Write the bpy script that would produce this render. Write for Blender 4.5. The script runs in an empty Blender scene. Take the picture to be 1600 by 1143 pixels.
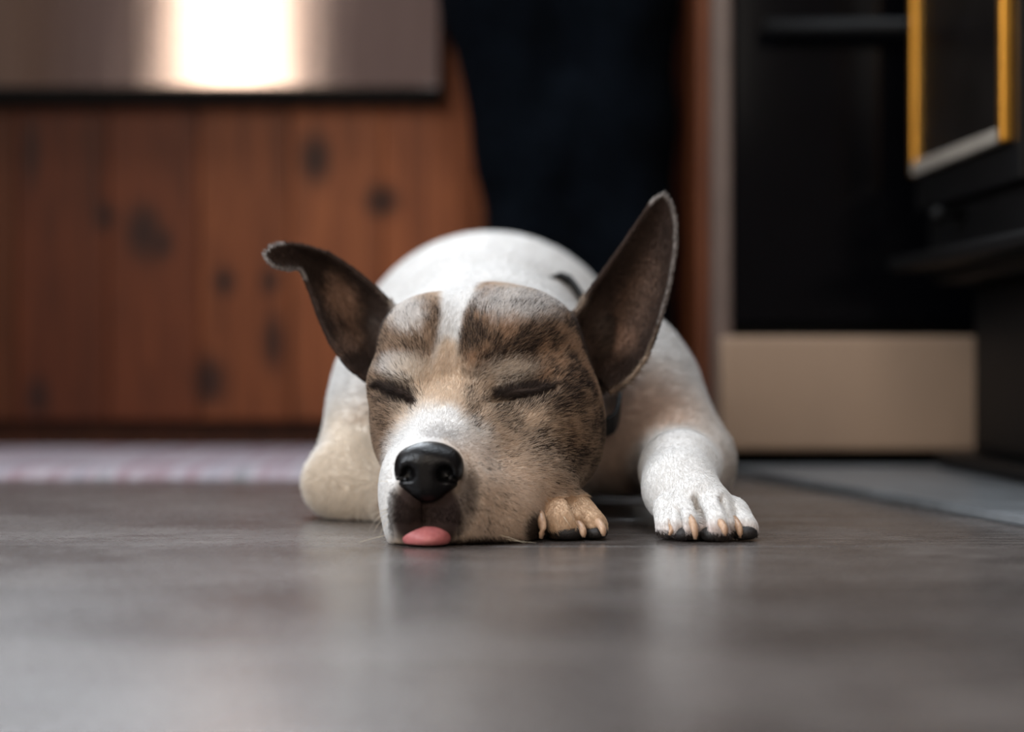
import bpy, bmesh, math, random
import numpy as np
from mathutils import Vector, Matrix
from mathutils.bvhtree import BVHTree

rng = np.random.default_rng(7)
random.seed(7)
scene = bpy.context.scene
C = scene.collection

# ------------------------------------------------------------------ camera
CAM_H, CAM_Y, FPX = 0.115, -1.15, 2817.0          # metres, metres, focal length in pixels of a 1600 px wide frame
cam_d = bpy.data.cameras.new('camera')
cam_d.sensor_width = 36.0
cam_d.lens = 36.0 * FPX / 1600.0
cam_d.clip_start = 0.02
cam_d.dof.use_dof = True
cam_d.dof.focus_distance = 1.205
cam_d.dof.aperture_fstop = 2.2
cam = bpy.data.objects.new('camera', cam_d)
cam.location = (0, CAM_Y, CAM_H)
cam.rotation_euler = (math.radians(90), 0, 0)
C.objects.link(cam)
scene.camera = cam

# ------------------------------------------------------------------ world, window light and added fill, exposure
world = bpy.data.worlds.new('world')
scene.world = world
world.use_nodes = True
bgn = world.node_tree.nodes['Background']
bgn.inputs['Color'].default_value = (0.62, 0.78, 1.0, 1)
bgn.inputs['Strength'].default_value = 0.6

def window_light(name, loc, target, sx, sy, power, col):
    l = bpy.data.lights.new(name, 'AREA')
    l.shape = 'RECTANGLE'; l.size = sx; l.size_y = sy
    l.energy = power; l.color = col
    o = bpy.data.objects.new(name, l); C.objects.link(o)
    o.location = loc
    o.rotation_euler = (Vector(target) - Vector(loc)).to_track_quat('-Z', 'Y').to_euler()
    return o

window_light('daylight_back_window', (-0.55, 1.76, 1.58), (-0.55, 0.0, 1.40), 1.4, 1.0, 125, (0.86, 0.93, 1.0))
window_light('daylight_front_window', (-0.93, -2.56, 1.25), (-0.93, 0.0, 1.25), 0.29, 1.3, 19, (1.0, 0.84, 0.66))
window_light('added_fill_front_right', (0.36, -2.56, 1.30), (0.3, 0.0, 0.6), 0.5, 0.9, 15, (1.0, 0.88, 0.74))  # unseen fill source added to brighten the dog's face
window_light('daylight_skylight', (0.05, 0.30, 2.38), (0.05, 0.30, 0.0), 1.3, 0.8, 35, (0.84, 0.92, 1.0))
window_light('daylight_left_window', (-1.47, -0.80, 1.10), (0.0, -0.75, 0.6), 0.9, 0.9, 25, (0.88, 0.94, 1.0)).data.spread = math.radians(110)
window_light('daylight_right_window', (1.17, 0.95, 1.55), (0.0, 0.35, 0.3), 0.7, 0.7, 16, (0.92, 0.95, 1.0))

scene.view_settings.view_transform = 'Standard'
scene.view_settings.look = 'None'
scene.view_settings.gamma = 1.0
scene.view_settings.use_curve_mapping = False
scene.view_settings.exposure = 0.0
try:
    scene.cycles.use_denoising = True
    scene.cycles.max_bounces = 8
except Exception:
    pass

# ------------------------------------------------------------------ helpers
def pt(px, py, Y):
    """point seen at photo pixel (px, py) when it lies Y metres behind the dog's chin"""
    d = Y - CAM_Y
    return np.array([(px - 800.0) * d / FPX, Y, CAM_H + (571.5 - py) * d / FPX])

def lin(c):
    c = np.asarray(c, float) / 255.0
    return np.where(c <= 0.04045, c / 12.92, ((c + 0.055) / 1.055) ** 2.4)

def lin4(*c):
    r = lin(c); return (float(r[0]), float(r[1]), float(r[2]), 1.0)

def thing(name, label, cat, loc=(0, 0, 0), group=None):
    o = bpy.data.objects.new(name, None); C.objects.link(o)
    o.empty_display_size = 0.05
    o.location = loc; o['label'] = label; o['category'] = cat
    if group: o['group'] = group
    return o

def link(name, me, mat=None, parent=None, smooth=False):
    o = bpy.data.objects.new(name, me); C.objects.link(o)
    if mat is not None and not me.materials: me.materials.append(mat)
    if parent is not None:
        o.parent = parent
        o.matrix_parent_inverse = Matrix.Translation(-Vector(parent.location))
    if smooth:
        me.polygons.foreach_set('use_smooth', [True] * len(me.polygons))
    return o

def bm_mesh(name, bm):
    me = bpy.data.meshes.new(name); bm.to_mesh(me); bm.free(); return me

def box_bm(bm, x0, x1, y0, y1, z0, z1, bevel=0.0, seg=2):
    r = bmesh.ops.create_cube(bm, size=1.0)
    for v in r['verts']:
        v.co = Vector(((x0 + x1) / 2 + v.co.x * (x1 - x0), (y0 + y1) / 2 + v.co.y * (y1 - y0), (z0 + z1) / 2 + v.co.z * (z1 - z0)))
    if bevel > 0:
        es = list({e for v in r['verts'] for e in v.link_edges})
        bmesh.ops.bevel(bm, geom=es, offset=bevel, segments=seg, profile=0.6, affect='EDGES')

def box(name, x0, x1, y0, y1, z0, z1, mat, parent=None, bevel=0.0, seg=2):
    bm = bmesh.new(); box_bm(bm, x0, x1, y0, y1, z0, z1, bevel, seg)
    return link(name, bm_mesh(name, bm), mat, parent)

def tube_mesh(name, pts, radii, n=10):
    """closed tapered tube along a polyline"""
    pts = [Vector(p) for p in pts]
    vs, fs = [], []
    up = Vector((0.13, 0.2, 1)).normalized()
    for i, p in enumerate(pts):
        t = (pts[min(i + 1, len(pts) - 1)] - pts[max(i - 1, 0)]).normalized()
        a = t.cross(up)
        if a.length < 1e-3: a = t.cross(Vector((1, 0, 0)))
        a.normalize(); b = t.cross(a)
        for k in range(n):
            an = 2 * math.pi * k / n
            vs.append(p + (a * math.cos(an) + b * math.sin(an)) * radii[i])
    m = len(pts)
    for i in range(m - 1):
        for k in range(n):
            k2 = (k + 1) % n
            fs.append((i * n + k, i * n + k2, (i + 1) * n + k2, (i + 1) * n + k))
    fs.append(tuple(range(n - 1, -1, -1))); fs.append(tuple(range((m - 1) * n, m * n)))
    me = bpy.data.meshes.new(name); me.from_pydata([tuple(v) for v in vs], [], fs)
    me.polygons.foreach_set('use_smooth', [True] * len(me.polygons))
    return me

class Mat:
    """small node-material builder"""
    def __init__(s, name, color=(0.5, 0.5, 0.5, 1), rough=0.5, metal=0.0, spec=0.5, coat=0.0):
        s.m = bpy.data.materials.new(name); s.m.use_nodes = True
        s.nt = s.m.node_tree; s.b = s.nt.nodes['Principled BSDF']
        s.b.inputs['Base Color'].default_value = color
        s.b.inputs['Roughness'].default_value = rough
        s.b.inputs['Metallic'].default_value = metal
        s.b.inputs['Specular IOR Level'].default_value = spec
        s.b.inputs['Coat Weight'].default_value = coat
    def n(s, t, **kw):
        nd = s.nt.nodes.new(t)
        for k, v in kw.items(): setattr(nd, k, v)
        return nd
    def l(s, a, b): s.nt.links.new(a, b)
    def coords(s, scale=(1, 1, 1), kind='Object'):
        tc = s.n('ShaderNodeTexCoord'); mp = s.n('ShaderNodeMapping')
        mp.inputs['Scale'].default_value = scale
        s.l(tc.outputs[kind], mp.inputs['Vector']); return mp.outputs['Vector']
    def world(s, scale=(1, 1, 1), loc=(0, 0, 0)):
        g = s.n('ShaderNodeNewGeometry'); mp = s.n('ShaderNodeMapping')
        mp.inputs['Scale'].default_value = scale; mp.inputs['Location'].default_value = loc
        s.l(g.outputs['Position'], mp.inputs['Vector']); return mp.outputs['Vector']
    def noise(s, vec, scale, detail=4, rough=0.6, dist=0.0):
        n = s.n('ShaderNodeTexNoise'); n.inputs['Scale'].default_value = scale
        n.inputs['Detail'].default_value = detail; n.inputs['Roughness'].default_value = rough
        n.inputs['Distortion'].default_value = dist
        s.l(vec, n.inputs['Vector']); return n.outputs['Fac']
    def ramp(s, fac, stops):
        r = s.n('ShaderNodeValToRGB'); e = r.color_ramp.elements
        while len(e) > 1: e.remove(e[-1])
        e[0].position, e[0].color = stops[0]
        for p, c in stops[1:]:
            x = e.new(p); x.color = c
        s.l(fac, r.inputs['Fac']); return r.outputs['Color']
    def mix(s, fac, a, b, mode='MIX'):
        m = s.n('ShaderNodeMix', data_type='RGBA', blend_type=mode)
        for i, v in ((0, fac), (6, a), (7, b)):
            if hasattr(v, 'is_linked') or isinstance(v, bpy.types.NodeSocket): s.l(v, m.inputs[i])
            else: m.inputs[i].default_value = v
        return m.outputs[2]
    def math(s, op, a, b=0.0):
        m = s.n('ShaderNodeMath', operation=op)
        for i, v in ((0, a), (1, b)):
            if isinstance(v, bpy.types.NodeSocket): s.l(v, m.inputs[i])
            else: m.inputs[i].default_value = v
        return m.outputs[0]
    def color(s, c): s.l(c, s.b.inputs['Base Color'])
    def rough(s, r): s.l(r, s.b.inputs['Roughness'])
    def bump(s, h, strength=0.2, dist=0.002):
        b = s.n('ShaderNodeBump'); b.inputs['Strength'].default_value = strength; b.inputs['Distance'].default_value = dist
        s.l(h, b.inputs['Height']); s.l(b.outputs['Normal'], s.b.inputs['Normal'])

def g1(v): return (v, v, v, 1)

# ------------------------------------------------------------------ materials
def mat_floor():
    M = Mat('floor_wood', rough=0.33, spec=0.75)
    w = M.world((1.0, 5.0, 1.0))
    big = M.noise(M.world((1, 1.6, 1)), 5.0, 3, 0.55)
    grain = M.noise(w, 22.0, 6, 0.7, 0.3)
    c = M.ramp(grain, [(0.25, lin4(50, 44, 42)), (0.5, lin4(78, 72, 70)), (0.75, lin4(112, 107, 104))])
    c2 = M.ramp(big, [(0.3, g1(0.72)), (0.7, g1(1.15))])
    oi = M.n('ShaderNodeObjectInfo')
    c3 = M.mix(1.0, c, c2, 'MULTIPLY')
    tint = M.ramp(oi.outputs['Random'], [(0.0, (0.80, 0.78, 0.76, 1)), (1.0, (1.05, 1.03, 1.0, 1))])
    M.color(M.mix(1.0, c3, tint, 'MULTIPLY'))
    fine = M.noise(M.world((1, 2.5, 1)), 140.0, 5, 0.75)
    scr = M.noise(M.world((0.25, 3.0, 1)), 260.0, 2, 0.5)
    r = M.ramp(M.math('ADD', M.math('MULTIPLY', fine, 0.6), M.math('MULTIPLY', big, 0.4)), [(0.3, g1(0.17)), (0.7, g1(0.36))])
    M.rough(r)
    h = M.math('ADD', M.math('MULTIPLY', fine, 0.7), M.math('MULTIPLY', scr, 0.3))
    M.bump(h, 0.09, 0.0010)
    return M.m

KNOTS = [  # x, z, half width, half height of the knots in the pine boards (metres)
    (-0.627, 0.395, 0.008, 0.040), (-0.618, 0.075, 0.014, 0.022), (-0.480, 0.290, 0.022, 0.034), (-0.455, 0.275, 0.012, 0.02),
    (-0.256, 0.385, 0.018, 0.030), (-0.312, 0.147, 0.012, 0.034), (-0.375, 0.225, 0.013, 0.016), (-0.17, 0.33, 0.02, 0.02),
    (-0.395, 0.095, 0.02, 0.03), (-0.08, 0.2, 0.012, 0.02), (-0.53, 0.31, 0.012, 0.018), (-0.315, 0.225, 0.01, 0.015)]

def mat_pine(name, knots=True, dark=1.0):
    M = Mat(name, rough=0.45, spec=0.22)
    w = M.world((9.0, 9.0, 0.8))
    gr = M.noise(w, 7.0, 5, 0.6, 0.8)
    c = M.ramp(gr, [(0.2, lin4(84, 46, 25)), (0.5, lin4(130, 76, 46)), (0.8, lin4(162, 100, 62))])
    oi = M.n('ShaderNodeObjectInfo')
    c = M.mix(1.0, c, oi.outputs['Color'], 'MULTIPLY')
    if knots:
        tot = None
        g = M.n('ShaderNodeNewGeometry')
        for (x, z, a, b) in KNOTS:
            mp = M.n('ShaderNodeMapping', vector_type='POINT')
            mp.inputs['Location'].default_value = (-x / a, 0, -z / b)
            mp.inputs['Scale'].default_value = (1 / a, 0, 1 / b)
            M.l(g.outputs['Position'], mp.inputs['Vector'])
            ln = M.n('ShaderNodeVectorMath', operation='LENGTH'); M.l(mp.outputs['Vector'], ln.inputs[0])
            mr = M.n('ShaderNodeMapRange', interpolation_type='SMOOTHSTEP')
            mr.inputs['From Min'].default_value = 1.8; mr.inputs['From Max'].default_value = 0.3
            M.l(ln.outputs['Value'], mr.inputs['Value'])
            tot = mr.outputs['Result'] if tot is None else M.math('MAXIMUM', tot, mr.outputs['Result'])
        c = M.mix(M.math('MULTIPLY', tot, 0.96), c, lin4(40, 18, 14))
    M.color(c)
    M.bump(gr, 0.1, 0.002)
    return M.m

def mat_steel():
    M = Mat('brushed_steel', lin4(158, 146, 142), 0.3, 1.0)
    w = M.world((160.0, 1.0, 1.5))
    f = M.noise(w, 3.0, 3, 0.6)
    gl = M.n('ShaderNodeBsdfAnisotropic', distribution='BECKMANN')
    M.l(M.ramp(f, [(0.3, lin4(132, 118, 114)), (0.7, lin4(150, 138, 134))]), gl.inputs['Color'])
    M.l(M.ramp(f, [(0.3, g1(0.10)), (0.7, g1(0.15))]), gl.inputs['Roughness'])
    M.l(gl.outputs[0], M.nt.nodes['Material Output'].inputs['Surface'])
    M.bump(M.noise(M.world((4.0, 1, 0.6)), 3.0, 2, 0.5), 0.04, 0.01)
    return M.m

def mat_simple(name, rgb, rough=0.5, metal=0.0, var=0.12, scale=30.0, bump=0.0, spec=0.5, coat=0.0):
    M = Mat(name, lin4(*rgb), rough, metal, spec, coat)
    f = M.noise(M.world(), scale, 4, 0.6)
    b = lin4(*rgb)
    lo = tuple(x * (1 - var) for x in b[:3]) + (1,); hi = tuple(min(1, x * (1 + var)) for x in b[:3]) + (1,)
    M.color(M.ramp(f, [(0.3, lo), (0.7, hi)]))
    if bump: M.bump(f, bump, 0.003)
    return M.m

def mat_glass(name):
    M = Mat(name)
    tr = M.n('ShaderNodeBsdfTransparent'); gl = M.n('ShaderNodeBsdfGlossy'); gl.inputs['Roughness'].default_value = 0.02
    mx = M.n('ShaderNodeMixShader'); mx.inputs['Fac'].default_value = 0.07
    M.l(tr.outputs[0], mx.inputs[1]); M.l(gl.outputs[0], mx.inputs[2])
    M.l(mx.outputs[0], M.nt.nodes['Material Output'].inputs['Surface'])
    return M.m

MF = mat_floor()
MPINE = mat_pine('pine_boards'); MPINE2 = mat_pine('pine_plain', False)
MSTEEL = mat_steel()
MBLACKEDGE = mat_simple('black_rubber_edge', (8, 8, 8), 0.6, spec=0.1)
MWALL = mat_simple('wall_plaster', (98, 86, 80), 0.85, var=0.05, scale=8, bump=0.05)
MWALL2 = mat_simple('wall_plaster_pale', (172, 154, 146), 0.85, var=0.05, scale=8, bump=0.05)  # unseen front wall kept pale to brighten its reflection in the steel
MCEIL = mat_simple('ceiling_plaster', (135, 131, 126), 0.9, var=0.04, scale=8)
MWHITE = mat_simple('white_paint', (220, 218, 212), 0.45, var=0.04)
MGLASS = mat_glass('window_glass')
MIRON = mat_simple('black_cast_iron', (10, 10, 11), 0.5, var=0.25, scale=60, bump=0.05, spec=0.15)
MGLOSSBLK = mat_simple('black_glass', (5, 5, 7), 0.1, spec=0.08)
MSTOVEGLASS = mat_simple('sooty_stove_glass', (16, 14, 14), 0.3, var=0.4, scale=14, spec=0.12)
MBRASS = mat_simple('brass_trim', (228, 168, 74), 0.32, 1.0, var=0.08)
MBRASSREFL = mat_simple('brass_reflection_paint', (138, 131, 122), 0.35, var=0.1)  # grey paint standing in for the reflection on the lower brass bar
MBEIGE = mat_simple('beige_enamel', (150, 126, 106), 0.42, var=0.04, scale=6)
MTRIM = mat_simple('taupe_metal_trim', (88, 72, 66), 0.4, var=0.1)
MSLATE = mat_simple('slate', (100, 103, 106), 0.36, var=0.25, scale=18, bump=0.1)
MCOUNTER = mat_simple('counter_laminate', (150, 142, 132), 0.35, var=0.15, scale=80)

# ------------------------------------------------------------------ the room
XL, XR, YF, YB, ZC = -1.5, 1.22, -2.6, 1.8, 2.42
def struct(o): o['kind'] = 'structure'; return o

floor = struct(box('floor', XL, XR, YF, YB, -0.06, -0.014, MIRON))
bw = 0.2
bmb = bmesh.new(); box_bm(bmb, -0.5, 0.5, 0.0004, bw - 0.0004, -0.016, 0.0, 0.0004, 1)
board_me = bm_mesh('floor_board', bmb); board_me.materials.append(MF)
for j in range(22):
    y = YF + j * bw
    cuts = [XL, -0.80 - 0.1 * (j % 3), 0.95 - 0.08 * (j % 4), XR] if j % 2 == 0 else [XL, -1.1, 0.72 + 0.05 * (j % 3), XR]
    for x0, x1 in zip(cuts[:-1], cuts[1:]):
        o = link('floor_board', board_me, None, floor)
        o.location = ((x0 + x1) / 2, y, 0); o.scale.x = x1 - x0 - 0.001

def wall_with_hole(name, axis, at, thick, a0, a1, z0, z1, hole):
    """wall slab across axis with one rectangular opening (ha0, ha1, hz0, hz1)"""
    ha0, ha1, hz0, hz1 = hole
    bm = bmesh.new()
    for (p0, p1, q0, q1) in ((a0, ha0, z0, z1), (ha1, a1, z0, z1), (ha0, ha1, z0, hz0), (ha0, ha1, hz1, z1)):
        if axis == 'y': box_bm(bm, p0, p1, at, at + thick, q0, q1)
        elif axis == 'x': box_bm(bm, at, at + thick, p0, p1, q0, q1)
        else: box_bm(bm, p0, p1, q0, q1, at, at + thick)
    return struct(link(name, bm_mesh(name, bm), MCEIL if axis == 'z' else MWALL2 if name == 'wall_front' else MWALL))

wall_with_hole('wall_back', 'y', YB, 0.12, XL, XR, 0, ZC, (-1.27, 0.17, 1.06, 2.10))
wf = wall_with_hole('wall_front', 'y', YF - 0.12, 0.12, XL, -0.30, 0, ZC, (-1.15, -0.71, 0.55, 1.95))
bm = bmesh.new(); bm.from_mesh(wf.data)
for (p0, p1, q0, q1) in ((-0.30, 0.06, 0, ZC), (0.66, XR, 0, ZC), (0.06, 0.66, 0, 0.80), (0.06, 0.66, 1.80, ZC)): box_bm(bm, p0, p1, YF - 0.12, YF, q0, q1)  # opening for the added fill window
bm.to_mesh(wf.data); bm.free()
wall_with_hole('wall_left', 'x', XL - 0.12, 0.12, YF, YB, 0, ZC, (-1.30, -0.30, 0.60, 1.60))
wall_with_hole('wall_right', 'x', XR, 0.12, YF, YB, 0, ZC, (0.5, 1.4, 1.15, 1.95))
wall_with_hole('ceiling', 'z', ZC, 0.12, XL, XR, YF, YB, (-0.65, 0.75, -0.15, 0.75))

def window(name, axis, at, a0, a1, b0, b1):
    w = bpy.data.objects.new(name, None); C.objects.link(w); w['kind'] = 'structure'
    def bx(nm, p0, p1, q0, q1, t0, t1, m):
        if axis == 'y': box(nm, p0, p1, at + t0, at + t1, q0, q1, m, w, 0.003 if m is MWHITE else 0)
        elif axis == 'x': box(nm, at + t0, at + t1, p0, p1, q0, q1, m, w, 0.003 if m is MWHITE else 0)
        else: box(nm, p0, p1, q0, q1, at + t0, at + t1, m, w, 0.003 if m is MWHITE else 0)
    f = 0.04
    bx('window_frame', a0, a0 + f, b0, b1, 0.03, 0.09, MWHITE); bx('window_frame', a1 - f, a1, b0, b1, 0.03, 0.09, MWHITE)
    bx('window_frame', a0 + f, a1 - f, b0, b0 + f, 0.03, 0.09, MWHITE); bx('window_frame', a0 + f, a1 - f, b1 - f, b1, 0.03, 0.09, MWHITE)
    mid = (a0 + a1) / 2
    bx('mullion', mid - 0.015, mid + 0.015, b0 + f, b1 - f, 0.04, 0.08, MWHITE)
    bx('window_pane', a0 + f, mid - 0.015, b0 + f, b1 - f, 0.058, 0.062, MGLASS)
    bx('window_pane', mid + 0.015, a1 - f, b0 + f, b1 - f, 0.058, 0.062, MGLASS)
window('window_1', 'y', YB, -1.27, 0.17, 1.06, 2.10)
window('window_2', 'y', YF - 0.12, -1.15, -0.71, 0.55, 1.95)
window('added_fill_window', 'y', YF - 0.12, 0.06, 0.66, 0.80, 1.80)  # unseen window added around the front-right fill light
window('window_3', 'x', XR, 0.5, 1.4, 1.15, 1.95)
window('window_5', 'x', XL - 0.12, -1.30, -0.30, 0.60, 1.60)
window('window_4', 'z', ZC, -0.65, 0.75, -0.15, 0.75)

# ------------------------------------------------------------------ pine cabinet run with the steel appliance
CABY, RY = 1.20, 0.80
cab = thing('pine_cabinet', 'low run of knotty reddish pine boards behind the sleeping dog', 'cabinet', (-0.55, CABY + 0.3, 0))
box('carcass', XL + 0.002, 0.169, CABY + 0.02, YB - 0.002, 0.075, 0.86, MPINE2, cab)
o = box('toe_kick', XL + 0.002, 0.169, CABY + 0.055, CABY + 0.075, 0.0, 0.0749, MPINE2, cab); o.color = (0.35, 0.3, 0.28, 1)  # dark tint carries the shade of the recess
bwid = 0.1193
bmb = bmesh.new(); box_bm(bmb, 0.0008, bwid - 0.0008, 0, 0.0199, 0.045, 0.86, 0.001, 1)
pine_me = bm_mesh('pine_board', bmb); pine_me.materials.append(MPINE)
tints = {-3: (.3, .25, .18), -2: (.3, .25, .18), -1: (.32, .25, .18), 0: (0.32, 0.25, 0.18), 1: (0.38, 0.26, 0.21), 2: (0.52, 0.38, 0.32), 3: (0.78, 0.66, 0.56), 4: (1.12, 1.02, 0.94), 5: (1.22, 1.07, 0.96), 6: (1.35, 1.24, 1.16)}  # board tones with the light's falloff to the left painted in
x = -0.527 - bwid * 8; k = 0
while x < 0.165:
    i = int(round((x + 0.527 + bwid * 2) / bwid))
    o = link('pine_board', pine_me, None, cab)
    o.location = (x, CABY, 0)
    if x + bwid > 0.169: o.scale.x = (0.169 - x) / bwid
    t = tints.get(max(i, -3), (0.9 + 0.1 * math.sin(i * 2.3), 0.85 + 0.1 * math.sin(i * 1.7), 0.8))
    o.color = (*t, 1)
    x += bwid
o = box('end_panel', 0.203, 0.2165, RY + 0.02, CABY + 0.018, 0.0, 0.86, MPINE, cab, 0.002); o.color = (0.42, 0.34, 0.27, 1)
top = box('countertop', XL + 0.002, 0.2, CABY - 0.04, YB - 0.001, 0.862, 0.90, MCOUNTER, None, 0.004)
top['label'] = 'long grey countertop lying on the pine cabinet'; top['category'] = 'countertop'

sx0, sx1 = -1.45, -0.090
ap = thing('steel_appliance', 'brushed stainless steel appliance front with black bottom edge above the pine boards', 'appliance', (-0.77, CABY - 0.03, 0.455))
box('steel_panel', sx0, sx1, CABY - 0.045, CABY - 0.006, 0.470, 0.84, MSTEEL, ap, 0.004)
box('lower_edge', sx0, sx1, CABY - 0.040, CABY - 0.004, 0.452, 0.4698, MBLACKEDGE, ap, 0.002)

# ------------------------------------------------------------------ oven range
rg = thing('oven_range', 'black oven with a wide beige bottom drawer and taupe side trim', 'oven', (0.51, 1.1, 0))
box('oven_body', 0.2385, 0.79, RY + 0.03, RY + 0.58, 0.03, 0.88, MIRON, rg)
box('plinth', 0.24, 0.787, RY + 0.055, RY + 0.5, 0.0, 0.0299, MBLACKEDGE, rg)
box('side_trim', 0.217, 0.238, RY + 0.005, RY + 0.58, 0.02, 0.90, MTRIM, rg, 0.002)
box('side_trim', 0.7905, 0.811, RY + 0.005, RY + 0.58, 0.02, 0.90, MTRIM, rg, 0.002)
box('drawer', 0.224, 0.800, RY - 0.014, RY + 0.004, 0.024, 0.147, MBEIGE, rg, 0.005)
dr = box('oven_door', 0.2387, 0.7895, RY + 0.002, RY + 0.028, 0.160, 0.60, MGLOSSBLK, rg, 0.004)
hb = link('handle', tube_mesh('handle', [(0.27, RY - 0.035, 0.475), (0.5, RY - 0.035, 0.475), (0.75, RY - 0.035, 0.475)], [0.009] * 3, 12), MIRON, dr)
for hx in (0.29, 0.73):
    link('handle_post', tube_mesh('handle_post', [(hx, RY - 0.035, 0.475), (hx, RY + 0.004, 0.475)], [0.006] * 2, 10), MIRON, dr)
cpn = box('control_panel', 0.2387, 0.7895, RY + 0.003, RY + 0.028, 0.605, 0.87, MGLOSSBLK, rg, 0.004)
for q in range(5):
    kx = 0.29 + q * 0.11
    link('knob', tube_mesh('knob', [(kx, RY + 0.004, 0.75), (kx, RY - 0.018, 0.75), (kx, RY - 0.022, 0.75)], [0.02, 0.018, 0.014], 16), MIRON, cpn)
box('cooktop', 0.2175, 0.81, RY + 0.0, RY + 0.58, 0.9005, 0.915, MGLOSSBLK, rg, 0.004)

# ------------------------------------------------------------------ hearth slab and wood stove
bm = bmesh.new()
poly = [(0.222, 0.775), (0.372, 0.10), (1.19, 0.10), (1.19, 0.775)]
vb = [bm.verts.new((a, b, 0.0003)) for a, b in poly]; vt = [bm.verts.new((a, b, 0.009)) for a, b in poly]
bm.faces.new(vb[::-1]) if False else bm.faces.new(vb); bm.faces.new(vt[::-1])
for i in range(4): bm.faces.new((vb[i], vb[(i + 1) % 4], vt[(i + 1) % 4], vt[i]))
bmesh.ops.recalc_face_normals(bm, faces=bm.faces)
bmesh.ops.bevel(bm, geom=bm.edges[:], offset=0.002, segments=2, affect='EDGES')
hs = link('hearth_slab', bm_mesh('hearth_slab', bm), MSLATE)
hs['label'] = 'thin grey slate hearth slab under the black wood stove'; hs['category'] = 'hearth'

st = thing('wood_stove', 'black cast iron wood stove with a brass trimmed glass door', 'stove', (0.43, 0.57, 0.0095))
HZ = 0.0095
box('plinth', 0.450, 1.00, 0.24, 0.735, HZ, 0.026, MIRON, st, 0.006)
box('pedestal', 0.480, 0.96, 0.29, 0.70, 0.0261, 0.20, MIRON, st, 0.008)
box('firebox', 0.442, 1.03, 0.24, 0.735, 0.2001, 0.78, MIRON, st, 0.012)
box('ash_lip', 0.395, 0.4415, 0.28, 0.715, 0.212, 0.226, MIRON, st, 0.005)
box('top_plate', 0.42, 1.04, 0.225, 0.738, 0.7801, 0.80, MIRON, st, 0.006)
link('flue_pipe', tube_mesh('flue_pipe', [(0.74, 0.48, 0.80), (0.74, 0.48, 1.6), (0.74, 0.48, 2.415)], [0.075] * 3, 32), MIRON, st)
dY0, dY1, dz0, dz1, dx = 0.425, 0.725, 0.311, 0.70, 0.4415
sd = box('stove_door', dx - 0.012, dx, dY0 - 0.02, dY1 + 0.005, dz0 - 0.035, dz1 + 0.035, MIRON, st, 0.003)
box('door_glass', dx - 0.0165, dx - 0.0122, dY0 + 0.0125, dY1 - 0.0145, dz0 + 0.0145, dz1 - 0.0145, MSTOVEGLASS, sd)
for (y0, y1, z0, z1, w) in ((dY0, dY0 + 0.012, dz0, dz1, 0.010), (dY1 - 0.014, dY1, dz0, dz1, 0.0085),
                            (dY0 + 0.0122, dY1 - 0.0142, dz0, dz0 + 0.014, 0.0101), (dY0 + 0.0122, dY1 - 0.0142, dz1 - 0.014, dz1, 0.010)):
    box('brass_strip', dx - 0.0121 - w, dx - 0.0121, y0, y1, z0, z1, MBRASSREFL if w == 0.0101 else MBRASS, sd, 0.002)  # bottom bar gets the painted reflection grey
link('damper_knob', tube_mesh('damper_knob', [(dx, 0.60, 0.262), (dx - 0.02, 0.60, 0.262), (dx - 0.027, 0.60, 0.262), (dx - 0.034, 0.60, 0.262)], [0.004, 0.005, 0.009, 0.005], 14), MIRON, st)
st.rotation_euler.z = math.radians(3.0)

# ------------------------------------------------------------------ rag rug
def make_rug():
    M = Mat('rag_rug_cloth', rough=0.9, spec=0.15)
    v = M.world((14.0, 0.6, 1.0))
    f = M.noise(v, 1.6, 2, 0.5)
    c = M.ramp(f, [(0.28, lin4(126, 123, 132)), (0.42, lin4(172, 166, 175)), (0.52, lin4(152, 130, 138)), (0.58, lin4(178, 172, 180)), (0.72, lin4(104, 110, 112))])
    M.color(c); M.bump(M.noise(M.world(), 160.0, 3), 0.4, 0.002)
    nx, ny = 150, 60
    x0, x1, y0, y1 = -1.25, -0.205, 0.665, 1.225
    vs, fs = [], []
    for i in range(nx + 1):
        for j in range(ny + 1):
            a, b = i / nx, j / ny
            e = min(1, min(a, 1 - a) * 40) * min(1, min(b, 1 - b) * 16)
            vs.append((x0 + (x1 - x0) * a + 0.002 * math.sin(b * 31), y0 + (y1 - y0) * b + 0.002 * math.sin(a * 24), 0.0008 + (0.0085 + 0.0018 * math.sin(i * 1.9) * math.cos(j * 1.57)) * e ** 0.5))
    for i in range(nx):
        for j in range(ny):
            k = i * (ny + 1) + j; fs.append((k, k + ny + 1, k + ny + 2, k + 1))
    me = bpy.data.meshes.new('rag_rug'); me.from_pydata(vs, [], fs)
    o = link('rag_rug', me, M.m, None, True)
    md = o.modifiers.new('thick', 'SOLIDIFY'); md.thickness = 0.0005
    o['label'] = 'pale mottled rag rug on the floor before the pine boards'; o['category'] = 'rug'
make_rug()

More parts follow.
